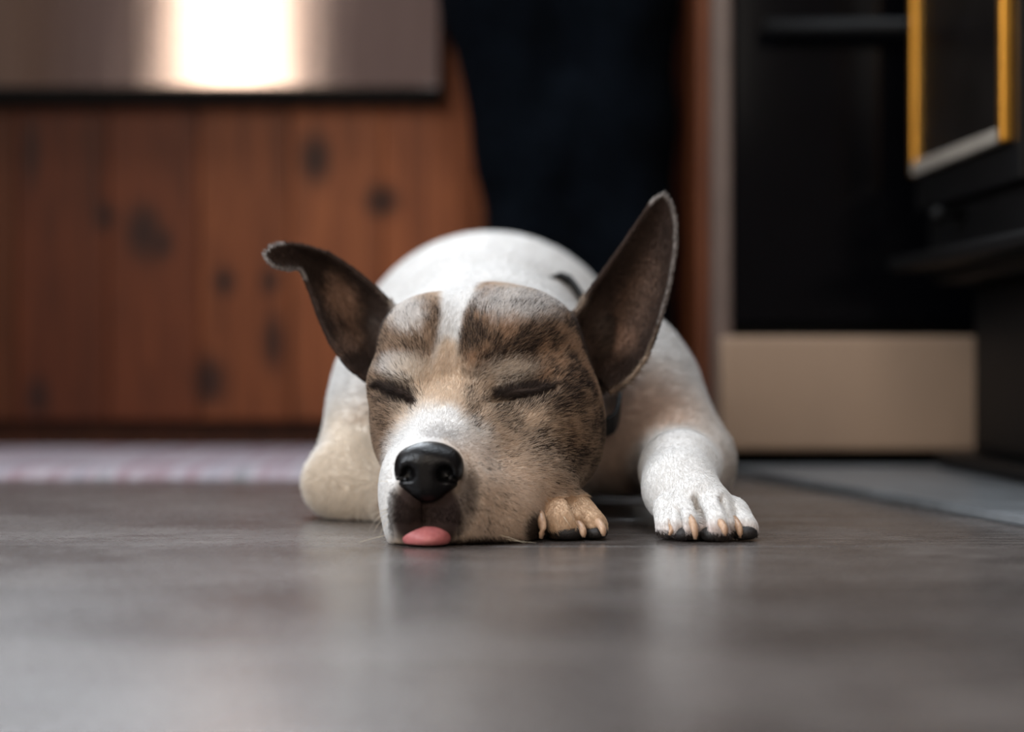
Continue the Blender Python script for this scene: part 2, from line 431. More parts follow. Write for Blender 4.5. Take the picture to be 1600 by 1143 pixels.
# ================================================================== sculpting with distance fields
class Field:
    def __init__(s, xs, ys, zs):
        s.ax = [np.asarray(a, np.float32) for a in (xs, ys, zs)]
        s.F = np.full([len(a) for a in s.ax], 0.06, np.float32)
    def sub(s, lo, hi):
        sl = []
        for a, l, h in zip(s.ax, lo, hi):
            i0 = max(0, int(np.searchsorted(a, l)) - 1); i1 = min(len(a), int(np.searchsorted(a, h)) + 1)
            sl.append(slice(i0, max(i0, i1)))
        sl = tuple(sl)
        g = np.meshgrid(*[a[q] for a, q in zip(s.ax, sl)], indexing='ij', sparse=True)
        return sl, g
    @staticmethod
    def smin(a, b, k):
        h = np.clip(0.5 + 0.5 * (b - a) / k, 0, 1)
        return b + (a - b) * h - k * h * (1 - h)
    def put(s, sl, d, k, op):
        A = s.F[sl]
        if op == 'add': s.F[sl] = s.smin(A, d, k)
        else: s.F[sl] = -s.smin(-A, d, k)          # carve d away
    def ell(s, c, r, k=0.012, rot=None, op='add'):
        c = np.asarray(c, np.float32); r = np.asarray(r, np.float32)
        m = float(r.max()) + k + 0.012
        if rot is None: ext = r + k + 0.012
        else: ext = np.full(3, m)
        sl, g = s.sub(c - ext, c + ext)
        p = [g[i] - c[i] for i in range(3)]
        if rot is not None:
            R = np.asarray(rot, np.float32)        # rows are local axes
            p = [R[i, 0] * p[0] + R[i, 1] * p[1] + R[i, 2] * p[2] for i in range(3)]
        q0 = sum((p[i] / r[i]) ** 2 for i in range(3)); q1 = sum((p[i] / r[i] ** 2) ** 2 for i in range(3))
        k0 = np.sqrt(q0); k1 = np.sqrt(q1) + 1e-9
        s.put(sl, (k0 * (k0 - 1) / k1).astype(np.float32), k, op)
    def cap(s, a, b, ra, rb, k=0.012, op='add', sq=(1, 1, 1)):
        a = np.asarray(a, np.float32); b = np.asarray(b, np.float32); m = max(ra, rb) + k + 0.012
        sl, g = s.sub(np.minimum(a, b) - m, np.maximum(a, b) + m)
        ab = b - a; L = float((ab ** 2).sum()) + 1e-12
        t = np.clip(sum((g[i] - a[i]) * ab[i] for i in range(3)) / L, 0, 1)
        d = np.sqrt(sum(((g[i] - a[i] - t * ab[i]) / sq[i]) ** 2 for i in range(3))) - (ra + (rb - ra) * t)
        s.put(sl, d.astype(np.float32), k, op)
    def chain(s, pts, radii, k=0.012, op='add'):
        for i in range(len(pts) - 1): s.cap(pts[i], pts[i + 1], radii[i], radii[i + 1], k, op)
    def cloud(s, P, r, k=0.004):
        """thin shell of half thickness r (array) around a dense cloud of surface points"""
        lo = P.min(0) - 0.012; hi = P.max(0) + 0.012
        sl, g = s.sub(lo, hi)
        ax = [a[q] for a, q in zip(s.ax, sl)]
        D = np.full([len(a) for a in ax], 0.05, np.float32)
        idx = [np.clip(np.searchsorted(a, P[:, i]), 0, len(a) - 1) for i, a in enumerate(ax)]
        R = 5
        for di in range(-R, R + 1):
            ii = np.clip(idx[0] + di, 0, len(ax[0]) - 1); dx2 = (ax[0][ii] - P[:, 0]) ** 2
            for dj in range(-R, R + 1):
                jj = np.clip(idx[1] + dj, 0, len(ax[1]) - 1); dxy = dx2 + (ax[1][jj] - P[:, 1]) ** 2
                for dk in range(-R, R + 1):
                    kk = np.clip(idx[2] + dk, 0, len(ax[2]) - 1)
                    d = np.sqrt(dxy + (ax[2][kk] - P[:, 2]) ** 2) - r
                    np.minimum.at(D, (ii, jj, kk), d.astype(np.float32))
        s.put(sl, D, k, 'add')
    def floor_cut(s, z=0.0008):
        s.F = np.maximum(s.F, (z - s.ax[2])[None, None, :])
    def mesh(s, name):
        F = s.F; ins = F < 0
        nx, ny, nz = F.shape
        cnt = np.zeros((nx - 1, ny - 1, nz - 1), np.uint8)
        for a in (0, 1):
            for b in (0, 1):
                for c in (0, 1):
                    cnt += ins[a:nx - 1 + a, b:ny - 1 + b, c:nz - 1 + c]
        act = np.argwhere((cnt > 0) & (cnt < 8))
        n = len(act)
        vid = np.full(cnt.shape, -1, np.int32); vid[tuple(act.T)] = np.arange(n)
        acc = np.zeros((n, 3)); w = np.zeros(n)
        corners = [(a, b, c) for a in (0, 1) for b in (0, 1) for c in (0, 1)]
        val = {c: F[act[:, 0] + c[0], act[:, 1] + c[1], act[:, 2] + c[2]] for c in corners}
        for c in corners:
            for axn in range(3):
                if c[axn]: continue
                d = list(c); d[axn] = 1; d = tuple(d)
                va, vb = val[c], val[d]
                m = (va < 0) != (vb < 0)
                t = np.where(m, va / np.where(m, va - vb, 1), 0)
                p = np.tile(np.array(c, float), (n, 1)); p[:, axn] += t
                acc += p * m[:, None]; w += m
        loc = act + acc / w[:, None]
        V = np.stack([np.interp(loc[:, i], np.arange(len(s.ax[i])), s.ax[i]) for i in range(3)], 1)
        quads = []
        for axn in range(3):
            sl0 = [slice(None)] * 3; sl1 = [slice(None)] * 3
            sl0[axn] = slice(0, -1); sl1[axn] = slice(1, None)
            a = ins[tuple(sl0)]; b = ins[tuple(sl1)]
            e = np.argwhere(a != b)
            o1, o2 = [(1, 2), (2, 0), (0, 1)][axn]
            e = e[(e[:, o1] > 0) & (e[:, o2] > 0) & (e[:, o1] < F.shape[o1] - 1) & (e[:, o2] < F.shape[o2] - 1)]
            flip = ins[tuple(e.T)]
            def cell(u, v):
                q = e.copy(); q[:, o1] -= u; q[:, o2] -= v
                return vid[tuple(q.T)]
            Q = np.stack([cell(1, 1), cell(0, 1), cell(0, 0), cell(1, 0)], 1)
            Q[~flip] = Q[~flip][:, ::-1]
            quads.append(Q)
        Q = np.concatenate(quads)
        return V, Q

def np_mesh(name, V, Q):
    me = bpy.data.meshes.new(name)
    me.vertices.add(len(V)); me.vertices.foreach_set('co', V.astype(np.float32).ravel())
    me.loops.add(Q.size); me.loops.foreach_set('vertex_index', Q.astype(np.int32).ravel())
    me.polygons.add(len(Q)); me.polygons.foreach_set('loop_start', np.arange(len(Q), dtype=np.int32) * 4)
    me.polygons.foreach_set('use_smooth', np.ones(len(Q), bool))
    me.update(calc_edges=True); me.validate()
    return me

def vnormals(V, Q):
    n = np.cross(V[Q[:, 2]] - V[Q[:, 0]], V[Q[:, 3]] - V[Q[:, 1]])
    N = np.zeros_like(V)
    for i in range(4): np.add.at(N, Q[:, i], n)
    return N / (np.linalg.norm(N, axis=1, keepdims=True) + 1e-12)

def relax(V, Q, it=1, f=0.5):
    for _ in range(it):
        S = np.zeros_like(V); c = np.zeros(len(V))
        for i in range(4):
            a, b = Q[:, i], Q[:, (i + 1) % 4]
            np.add.at(S, a, V[b]); np.add.at(S, b, V[a]); np.add.at(c, a, 1); np.add.at(c, b, 1)
        V = V + f * (S / c[:, None] - V)
    return V

_perm = rng.random((32, 32, 32)).astype(np.float32)
def vnoise(P, s):
    q = np.asarray(P) * s; i = np.floor(q).astype(int); f = q - i; f = f * f * (3 - 2 * f)
    out = 0
    for a in (0, 1):
        for b in (0, 1):
            for c in (0, 1):
                w = (f[:, 0] if a else 1 - f[:, 0]) * (f[:, 1] if b else 1 - f[:, 1]) * (f[:, 2] if c else 1 - f[:, 2])
                out = out + w * _perm[(i[:, 0] + a) % 32, (i[:, 1] + b) % 32, (i[:, 2] + c) % 32]
    return out
def fbm(P, s, o=3):
    return sum(vnoise(np.asarray(P) + 3.1 * k, s * 2 ** k) * 0.5 ** k for k in range(o)) / sum(0.5 ** k for k in range(o))
def sstep(a, b, x):
    t = np.clip((x - a) / (b - a), 0, 1); return t * t * (3 - 2 * t)

# ================================================================== the dog
h = 0.0016
xs = np.arange(-0.20, 0.20, h); zs = np.arange(-0.006, 0.262, h)
ys = np.concatenate([np.arange(-0.035, 0.215, h), np.arange(0.215, 0.30, h * 1.6), np.arange(0.30, 0.95, h * 3)])
D = Field(xs, ys, zs)

# trunk, shoulders, hind quarters
D.ell((-0.020, 0.53, 0.116), (0.126, 0.215, 0.122), 0.02)
D.ell((-0.020, 0.71, 0.105), (0.112, 0.15, 0.105), 0.03)
D.ell((-0.018, 0.332, 0.105), (0.110, 0.080, 0.099), 0.005)          # withers and shoulders
D.cap(pt(765, 598, 0.165), (-0.018, 0.32, 0.105), 0.072, 0.098, 0.02)   # neck
D.ell((-0.005, 0.29, 0.062), (0.105, 0.09, 0.062), 0.02)            # chest
D.ell((0.105, 0.60, 0.072), (0.052, 0.13, 0.078), 0.02)             # thighs
D.ell((-0.118, 0.62, 0.070), (0.042, 0.12, 0.074), 0.02)
D.chain([(0.12, 0.66, 0.03), (0.130, 0.50, 0.022), (0.135, 0.44, 0.016)], [0.035, 0.022, 0.02], 0.02)
D.chain([(-0.125, 0.68, 0.03), (-0.132, 0.52, 0.022), (-0.135, 0.45, 0.016)], [0.032, 0.022, 0.02], 0.02)
D.chain([(-0.04, 0.80, 0.05), (-0.10, 0.84, 0.022), (-0.16, 0.82, 0.014), (-0.185, 0.76, 0.010)], [0.03, 0.018, 0.013, 0.007], 0.02)
# left foreleg (image left): shoulder, elbow block, forearm crossing under the throat
D.ell((-0.092, 0.285, 0.085), (0.052, 0.08, 0.070), 0.02)
D.cap((-0.098, 0.26, 0.07), (-0.112, 0.228, 0.032), 0.045, 0.040, 0.012)
D.ell((-0.114, 0.222, 0.026), (0.046, 0.043, 0.034), 0.008)
D.chain([(-0.11, 0.215, 0.028), pt(700, 795, 0.175), pt(800, 800, 0.135), pt(862, 800, 0.092)], [0.034, 0.028, 0.026, 0.022], 0.01)
# right foreleg (image right)
D.ell((0.090, 0.300, 0.086), (0.058, 0.075, 0.075), 0.012)
D.cap((0.105, 0.275, 0.085), (0.135, 0.235, 0.043), 0.046, 0.033, 0.015)
D.chain([(0.132, 0.232, 0.038), pt(1062, 735, 0.135), pt(1062, 762, 0.098), pt(1090, 792, 0.068)], [0.032, 0.0245, 0.0215, 0.021], 0.018)
RT = [((1043, 792, .066), (1048, 826, .046), .0095), ((1066, 787, .062), (1072, 822, .037), .0112),
      ((1112, 785, .058), (1121, 822, .033), .0118), ((1146, 801, .064), (1161, 827, .042), .0100)]
LT = [((840, 806, .068), (834, 828, .050), .0098), ((866, 790, .078), (882, 818, .044), .0135), ((898, 790, .080), (924, 823, .050), .0108)]
for a, b, r in RT:
    D.cap(pt(*a), pt(*b), r * 0.98, r, 0.0012)
D.cap(pt(1075, 772, 0.085), pt(1136, 806, 0.060), 0.0165, 0.0105, 0.008)
for a, b, r in LT:
    D.cap(pt(*a), pt(*b), r * 0.98, r, 0.0012)

# head
HK = 0.016
Hd = Field(xs, ys, zs)
Hd.ell(pt(757, 566, 0.155), (0.071, 0.072, 0.054), HK)              # cranium
Hd.ell(pt(668, 535, 0.132), (0.034, 0.045, 0.032), HK)              # frontal lobes
Hd.ell(pt(800, 528, 0.130), (0.046, 0.048, 0.034), HK)
Hd.ell(pt(712, 590, 0.125), (0.034, 0.040, 0.034), HK)
Hd.ell(pt(818, 590, 0.108), (0.028, 0.022, 0.014), 0.012)           # brow ridges
Hd.ell(pt(628, 590, 0.112), (0.020, 0.022, 0.013), 0.012)
Hd.ell(pt(640, 640, 0.122), (0.0272, 0.050, 0.046), HK)             # cheeks
Hd.ell(pt(862, 652, 0.125), (0.036, 0.055, 0.052), HK)
Hd.ell(pt(765, 690, 0.135), (0.076, 0.070, 0.052), HK)              # jaw and throat
Hd.cap(pt(709, 690, 0.085), pt(680, 727, 0.014), 0.027, 0.0195, 0.020)      # bridge of the muzzle
Hd.ell(pt(712, 712, 0.082), (0.048, 0.055, 0.042), 0.014)
Hd.ell(pt(640, 786, 0.026), (0.0185, 0.036, 0.030), 0.010)          # left flew
Hd.ell(pt(652, 745, 0.035), (0.022, 0.036, 0.028), 0.012)
Hd.ell(pt(722, 780, 0.030), (0.030, 0.038, 0.034), 0.010)           # right flew
Hd.ell(pt(775, 800, 0.052), (0.032, 0.042, 0.030), 0.012)           # jowl spread on the floor
Hd.ell(pt(800, 750, 0.085), (0.044, 0.045, 0.036), 0.014)
Hd.cap(pt(800, 785, 0.060), pt(868, 771, 0.072), 0.020, 0.0125, 0.007)       # cheek skin draped over the paw
Hd.ell(pt(668, 830, 0.022), (0.024, 0.026, 0.020), 0.008)           # chin
Hd.ell(pt(616, 612, 0.104), (0.0155, 0.014, 0.0125), 0.006)         # eyeballs under closed lids
Hd.ell(pt(816, 613, 0.094), (0.0175, 0.014, 0.0125), 0.006)

def edge(poly, n):
    P = np.array([pt(*q) for q in poly]); s = np.r_[0, np.cumsum(np.linalg.norm(np.diff(P, axis=0), axis=1))]
    t = np.linspace(0, s[-1], n)
    # smooth the polyline a little
    E = np.stack([np.interp(t, s, P[:, i]) for i in range(3)], 1)
    for _ in range(6): E[1:-1] = 0.25 * E[:-2] + 0.5 * E[1:-1] + 0.25 * E[2:]
    return E
def ear(Lp, Rp, bow, ns=150, nt=90):
    L, R = edge(Lp, ns), edge(Rp, ns)
    s = np.linspace(0, 1, ns)[:, None, None]; t = np.linspace(0, 1, nt)[None, :, None]
    P = L[:, None] * (1 - t) + R[:, None] * t
    b = np.interp(np.linspace(0, 1, ns), [0, 0.25, 0.6, 0.85, 1], bow)[:, None]
    P[:, :, 1] += b * np.sin(np.pi * t[..., 0]) ** 0.8
    th = 0.0021 - 0.0007 * s[..., 0] * np.ones((1, nt))
    return P.reshape(-1, 3), th.ravel()
REL = [(895, 500, .150), (912, 470, .155), (940, 430, .160), (972, 385, .163), (1000, 343, .165), (1020, 313, .166), (1034, 305, .166)]
RER = [(955, 612, .135), (984, 592, .132), (1008, 560, .136), (1026, 515, .143), (1045, 450, .152), (1055, 390, .160), (1055, 345, .165), (1048, 316, .166), (1036, 305, .166)]
LEL = [(572, 592, .138), (545, 572, .135), (518, 535, .138), (500, 495, .143), (484, 450, .148), (471, 420, .148), (448, 421, .136), (428, 417, .130), (416, 404, .128)]
LER = [(625, 505, .158), (610, 476, .163), (588, 452, .166), (552, 422, .166), (515, 398, .160), (480, 386, .150), (445, 381, .138), (424, 385, .131), (414, 398, .128)]
P1, T1 = ear(REL, RER, [0.034, 0.030, 0.014, 0.006, 0.0])
P2, T2 = ear(LEL, LER, [0.032, 0.028, 0.014, 0.002, 0.0])
Hd.cloud(P1, T1, 0.010); Hd.cloud(P2, T2, 0.010)
Hd.ell(pt(932, 545, 0.183), (0.016, 0.024, 0.034), 0.014)           # ear roots
Hd.ell(pt(604, 540, 0.187), (0.016, 0.024, 0.032), 0.014)
D.F = Field.smin(D.F, Hd.F, np.float32(0.006))
del Hd
D.floor_cut()
V, Q = D.mesh('dog')
del D
V = relax(V, Q, 2, 0.5)
N = vnormals(V, Q)

# ---- fine carving: lids, forehead furrow, toe creases
def carve(pts, rad, depth, ylo, yhi, sharp=1.0):
    """press a soft groove along a polyline (pixel x, pixel y, Y) into the skin facing the front"""
    global V
    P = np.array([pt(*p) for p in pts])
    best = np.full(len(V), 1e9)
    for a, b in zip(P[:-1], P[1:]):
        ab = (b - a)[[0, 2]]; q = V[:, [0, 2]] - a[[0, 2]]
        t = np.clip((q @ ab) / (ab @ ab), 0, 1)
        best = np.minimum(best, np.linalg.norm(q - t[:, None] * ab, axis=1))
    w = np.exp(-(best / rad) ** 2) ** sharp * (V[:, 1] > ylo) * (V[:, 1] < yhi) * sstep(0.05, 0.35, -N[:, 1] + 0.3 * N[:, 2])
    V = V - N * (w * depth)[:, None]
carve([(772, 622, .09), (800, 621, .09), (830, 617, .09), (864, 606, .09)], 0.0026, 0.0055, 0.03, 0.15)
carve([(588, 606, .1), (605, 613, .1), (625, 618, .1), (646, 624, .1)], 0.0026, 0.0055, 0.03, 0.16)
carve([(760, 628, .09), (742, 640, .09)], 0.004, 0.002, 0.02, 0.15)
carve([(716, 470, .12), (712, 530, .11), (706, 590, .1)], 0.010, 0.0028, 0.03, 0.2)
carve([(752, 668, .07), (768, 690, .06), (780, 715, .06)], 0.009, 0.0025, -0.01, 0.14)
carve([(640, 650, .09), (612, 690, .08)], 0.007, 0.003, -0.01, 0.14)
carve([(775, 600, .09), (820, 596, .09), (858, 592, .09)], 0.006, 0.0030, 0.03, 0.15)
carve([(596, 590, .1), (620, 596, .1), (642, 604, .1)], 0.005, 0.0028, 0.03, 0.16)
carve([(664, 775, .0), (663, 815, .0)], 0.0014, 0.0030, -0.04, 0.06)              # philtrum
for g_ in ([(1084, 776, .06), (1091, 800, .05), (1096, 838, .04)], [(1124, 776, .06), (1134, 800, .05), (1143, 834, .04)], [(1054, 790, .06), (1058, 838, .05)], [(888, 772, .07), (900, 800, .06), (916, 832, .05)]):
    carve(g_, 0.0019, 0.0075, 0.0, 0.10)
N = vnormals(V, Q)

# ---- coat colours, partly painted shade and rim light: masks laid on the skin in head space
def blob(P, px, py, Y, rx, rz, ang=0.0, soft=0.35, jit=0.0):
    """soft elliptical patch centred where (px, py, Y) lies; radii given in photo pixels at that depth"""
    c = pt(px, py, Y); m = (Y - CAM_Y) / FPX
    dx, dz = (P[:, 0] - c[0]) / m, (P[:, 2] - c[2]) / m
    ca, sa = math.cos(ang), math.sin(ang)
    r = np.sqrt(((dx * ca + dz * sa) / rx) ** 2 + ((-dx * sa + dz * ca) / rz) ** 2)
    if jit: r = r + jit * (fbm(P, 160.0, 2) - 0.5) * 2
    return 1 - sstep(1 - soft, 1 + soft, r)
def strip(P, pts, widths, Y, soft=0.4, jit=0.0):
    m = (Y - CAM_Y) / FPX
    best = np.full(len(P), 9.0)
    for (a, b), (wa, wb) in zip(zip(pts[:-1], pts[1:]), zip(widths[:-1], widths[1:])):
        A, B = pt(a[0], a[1], Y)[[0, 2]], pt(b[0], b[1], Y)[[0, 2]]
        q = P[:, [0, 2]] - A; ab = B - A
        t = np.clip((q @ ab) / (ab @ ab), 0, 1)
        best = np.minimum(best, np.linalg.norm(q - t[:, None] * ab, axis=1) / (m * (wa + (wb - wa) * t)))
    if jit: best = best + jit * (fbm(P, 160.0, 2) - 0.5) * 2
    return 1 - sstep(1 - soft, 1 + soft, best)

EDGES = np.concatenate([edge(REL, 90)[80:], edge(RER, 90)[34:], edge(LEL, 90)[60:], edge(LER, 90)[76:]])
def ear_edge(P):
    d = np.full(len(P), 0.05); sel = np.where(ear_mask(P) > 0)[0]
    for i0 in range(0, len(sel), 4000):
        q = sel[i0:i0 + 4000]
        d[q] = np.sqrt(((P[q][:, None] - EDGES[None]) ** 2).sum(2)).min(1)
    return d
WHITE, CREAM, TAN, BROWN, DARK, BLACK = (lin(c) for c in ((230, 228, 226), (214, 200, 184), (192, 168, 144), (126, 98, 76), (54, 44, 39), (22, 18, 17)))
from mathutils.kdtree import KDTree
_ep = np.concatenate([P1[::5], P2[::5]])
_kd = KDTree(len(_ep))
for i_, p_ in enumerate(_ep): _kd.insert(p_, i_)
_kd.balance()
_ear_cache = {}
def ear_mask(P):
    """1 on the skin of the two ears (near their leaf surfaces), 0 elsewhere"""
    key = (len(P), float(P[0, 0]), float(P[-1, 2]))
    if key in _ear_cache: return _ear_cache[key]
    r = np.zeros(len(P))
    box_ = (P[:, 1] > 0.10) & (P[:, 1] < 0.215) & (((P[:, 0] > pt(905, 500, .155)[0]) & (P[:, 2] > pt(960, 622, .14)[2])) | ((P[:, 0] < pt(618, 500, .16)[0]) & (P[:, 2] > pt(560, 604, .14)[2])))
    idx = np.where(box_)[0]
    r[idx] = [1.0 - min(1.0, max(0.0, (_kd.find(P[i])[2] - 0.006) / 0.005)) for i in idx]
    # fade into the head towards the roots
    r *= np.where(P[:, 0] > 0, sstep(pt(900, 500, .155)[0], pt(925, 500, .155)[0], P[:, 0]), sstep(-pt(622, 500, .16)[0], -pt(600, 500, .16)[0], -P[:, 0]))
    _ear_cache[key] = r
    return r
def coat(P, Nn):
    """returns the lighter coat colour, the darker hair colour and the share of dark hairs"""
    n = len(P)
    base = np.tile(WHITE, (n, 1)); dark = np.tile(DARK, (n, 1)); pr = np.zeros(n)
    def lay(mask, col):
        nonlocal base
        base = base * (1 - mask[:, None]) + np.asarray(col) * mask[:, None]
    head = (1 - sstep(0.185, 0.225, P[:, 1] + 0.012 * (fbm(P, 90, 2) - 0.5)))
    stripe = fbm(P * np.array([1.0, 1.0, 0.45]), 210.0, 3)
    patch = fbm(P, 75.0, 2)
    br = sstep(0.36, 0.62, 0.45 * stripe + 0.55 * patch)
    # cream coat with warm shade and bounce painted in: chest, legs, elbow
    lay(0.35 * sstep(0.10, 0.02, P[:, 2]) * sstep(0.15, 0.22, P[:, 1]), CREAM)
    fold = np.exp(-((P[:, 1] - 0.402) / 0.013) ** 2) * (P[:, 2] > .1) * sstep(0.09, -0.03, P[:, 0]); lay(0.9 * fold, lin((200, 160, 112)))  # tan fold on the back, crease shading painted into it
    ch = blob(P, 985, 680, .26, 95, 95, 0, .5) * (P[:, 1] > .16) * sstep(.1, .5, -Nn[:, 1]) * (1 - blob(P, 1060, 740, .12, 60, 60, 0, .3)); lay(0.65 * ch, lin((200, 164, 136)))  # tan shade painted on the front-facing chest
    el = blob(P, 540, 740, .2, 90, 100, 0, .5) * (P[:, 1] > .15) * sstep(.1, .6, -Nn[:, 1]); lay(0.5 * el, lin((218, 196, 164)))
    # whole mask of the head starts as fawn
    body_white = np.maximum.reduce([sstep(0.215, 0.235, P[:, 1]), blob(P, 1100, 800, .06, 110, 110, 0, .1)])
    hm = head * (1 - blob(P, 1100, 770, .08, 130, 140, 0, .1)) * (1 - blob(P, 520, 765, .2, 78, 95, 0, .08)) * (1 - sstep(.165, .18, P[:, 1]) * (P[:, 2] < .07))
    lay(hm * 0.92, TAN)
    # brindle regions
    b1 = np.maximum.reduce([blob(P, 830, 540, .12, 105, 82, 0, .2, .1), blob(P, 905, 620, .12, 55, 110, .1, .3, .15), blob(P, 760, 520, .11, 48, 75, .1, .2, .15)])
    b2 = np.maximum.reduce([blob(P, 660, 520, .12, 48, 52, -.5, .3, .2), blob(P, 592, 640, .12, 28, 78, 0, .35, .15), blob(P, 615, 545, .14, 40, 40, 0, .3)])
    b3 = blob(P, 885, 690, .11, 75, 70, .3, .45, .25)
    b4 = blob(P, 800, 690, .09, 70, 60, 0, .6, .3)
    lay(hm * b1 * 0.8, BROWN * (1.05 + 0.6 * (1 - br[:, None]))); lay(hm * b2 * 0.6, BROWN * 1.25); lay(hm * b3 * 0.55, lin((172, 150, 128)))
    pr = np.maximum(pr, hm * b1 * (0.10 + 0.66 * br)); pr = np.maximum(pr, hm * b2 * (0.05 + 0.42 * br))
    pr = np.maximum(pr, hm * b3 * (0.04 + 0.60 * br)); pr = np.maximum(pr, hm * b4 * 0.42 * br)
    # greying hairs
    gy = hm * np.maximum.reduce([blob(P, 810, 478, .15, 80, 26, 0, .5, .3), blob(P, 640, 492, .14, 28, 30, .5, .5, .3), 0.9 * blob(P, 622, 572, .11, 32, 18, 0, .5, .2)])
    lay(gy * 0.75, WHITE * 0.9); pr = pr * (1 - 0.6 * gy)
    # pale spots above the eyes
    sp = hm * np.maximum(blob(P, 788, 583, .095, 44, 23, .15, .6, .2), 0.85 * blob(P, 650, 580, .1, 34, 22, -.2, .6, .2))
    lay(sp * 0.85, CREAM); pr = pr * (1 - 0.85 * sp)
    # blaze
    bl = hm * strip(P, [(716, 440), (709, 490), (702, 540), (694, 590)], [32, 19, 17, 20], .12, .3, .12)
    lay(bl, WHITE); pr = pr * (1 - bl)
    bl2 = hm * strip(P, [(700, 550), (694, 590), (685, 620), (672, 660)], [16, 26, 34, 40], .09, .5)
    lay(bl2 * 0.9, lin((222, 202, 180))); pr = pr * (1 - 0.95 * bl2)
    # crown and nape white
    top = sstep(0.152, 0.178, P[:, 1] + 0.01 * (fbm(P, 120, 2) - .5)) * sstep(0.13, 0.15, P[:, 2]) * (1 - ear_mask(P))
    lay(top, WHITE); pr = pr * (1 - top)
    # muzzle: white over the bridge and along the left side, grey cream at the right, pale jowl
    mz = hm * np.maximum(strip(P, [(700, 655), (668, 668), (625, 700), (604, 760), (602, 820)], [22, 36, 26, 22, 22], .04, .5, .1),
                         strip(P, [(700, 660), (745, 690), (765, 730)], [22, 24, 20], .04, .7, .15))
    lay(mz, WHITE); pr = pr * (1 - 0.95 * mz)
    rj = hm * np.maximum(blob(P, 790, 780, .05, 95, 80, 0, .5), 0.9 * blob(P, 745, 745, .03, 45, 60, 0, .5))
    lay(rj * 0.85, lin((212, 192, 174))); pr = pr * (1 - 0.9 * rj)
    sk = hm * blob(P, 765, 770, .03, 40, 62, 0, .6, .4) * sstep(.45, .7, fbm(P, 330, 2)); pr = np.maximum(pr, 0.28 * sk)
    gm = hm * blob(P, 683, 678, .01, 28, 14, 0, .6, .2) * (P[:, 1] < .05); lay(gm * 0.45, lin((120, 112, 108)))
    # dark lips round nose and mouth
    lip = np.maximum.reduce([blob(P, 668, 800, .0, 60, 66, 0, .22, .06), blob(P, 745, 849, .01, 65, 11, 0, .4), 0.8 * blob(P, 728, 770, .01, 20, 40, 0, .5)]) * (P[:, 1] < 0.045) * (P[:, 0] > pt(607, 800, 0)[0])
    lay(lip, lin((44, 33, 31))); pr = np.maximum(pr * (1 - lip), 0.35 * lip)
    # eye rims
    ey = np.maximum(strip(P, [(774, 617), (800, 614), (832, 608), (862, 604)], [8, 14, 15, 7], .09, .6, .25), strip(P, [(590, 602), (612, 609), (632, 616), (648, 624)], [9, 14, 13, 6], .1, .6, .25)) * (P[:, 1] < .15) * hm
    ey2 = np.maximum(blob(P, 818, 614, .09, 56, 28, .12, .5, .3), blob(P, 617, 612, .1, 38, 25, -.25, .5, .3)) * (P[:, 1] < .15) * hm; pr = np.maximum(pr, 0.78 * ey2)
    lay(ey, BLACK); pr = np.maximum(pr * (1 - ey), 0.9 * ey)
    tr = hm * strip(P, [(735, 610), (742, 640), (752, 665)], [9, 10, 6], .09, .6, .3); pr = np.maximum(pr, 0.3 * tr)
    # ears
    em = ear_mask(P)
    inner = em * sstep(0.0, 0.4, -Nn[:, 1])
    root = np.maximum(blob(P, 930, 545, .155, 62, 82, -.3, .3, .15), blob(P, 588, 535, .155, 52, 70, .4, .3, .15)) * (P[:, 1] > .115) * (P[:, 1] < .21)
    lay(root * .9, lin((70, 53, 45))); pr = np.maximum(pr, root * .5)
    lay(em, lin((64, 49, 42))); pr = np.where(em > .5, 0.5, pr)
    de = ear_edge(P); rim_light = 0.6 * em * (1 - sstep(.0007, .0022, de)); lay(rim_light, lin((200, 194, 190))); pr = pr * (1 - rim_light)  # pale ear fringe with the back rim light painted into it
    pale = np.maximum(blob(P, 990, 480, .17, 26, 75, -.35, .6, .3) * .35 + .4 * blob(P, 975, 535, .16, 20, 22, 0, .6, .3), blob(P, 535, 470, .17, 24, 38, .35, .6, .3) + .6 * blob(P, 548, 535, .16, 20, 20, 0, .6, .3)) * inner
    lay(np.clip(pale, 0, 1) * 0.85, lin((168, 134, 114))); pr = pr * (1 - 0.8 * np.clip(pale, 0, 1))
    # paws
    lp = blob(P, 885, 800, .06, 75, 60, 0, .2) * (P[:, 1] < .13) * (P[:, 0] > pt(850, 800, .06)[0]) * (P[:, 2] < pt(880, 772, .07)[2])
    lay(lp * 0.8, lin((202, 172, 142))); pr = pr * (1 - lp)
    dp = blob(P, 836, 820, .055, 18, 26, 0, .3) * (P[:, 1] < .1); lay(dp * .9, lin((60, 48, 42)))  # toe beside the jowl: its shade is painted into the coat
    toes = blob(P, 1110, 830, .04, 80, 16, 0, .7) * (P[:, 1] < .09); lay(toes * 0.4, lin((196, 160, 146)))
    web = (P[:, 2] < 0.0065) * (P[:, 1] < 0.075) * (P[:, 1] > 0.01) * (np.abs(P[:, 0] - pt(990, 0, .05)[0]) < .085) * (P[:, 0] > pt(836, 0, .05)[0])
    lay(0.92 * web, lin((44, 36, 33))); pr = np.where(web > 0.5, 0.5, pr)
    return base, dark, np.clip(pr, 0, 1)

def attr_mat(name, attr, rough=0.75, sheen=0.0, spec=0.25):
    M = Mat(name, rough=rough, spec=spec)
    a = M.n('ShaderNodeAttribute'); a.attribute_name = attr
    nz = M.noise(M.coords(), 420.0, 2, 0.6)
    v = M.ramp(nz, [(0.3, g1(0.86)), (0.7, g1(1.08))])
    M.color(M.mix(1.0, a.outputs['Color'], v, 'MULTIPLY'))
    return M.m
MSKIN = attr_mat('dog_coat_skin', 'coat', 0.85, spec=0.1)

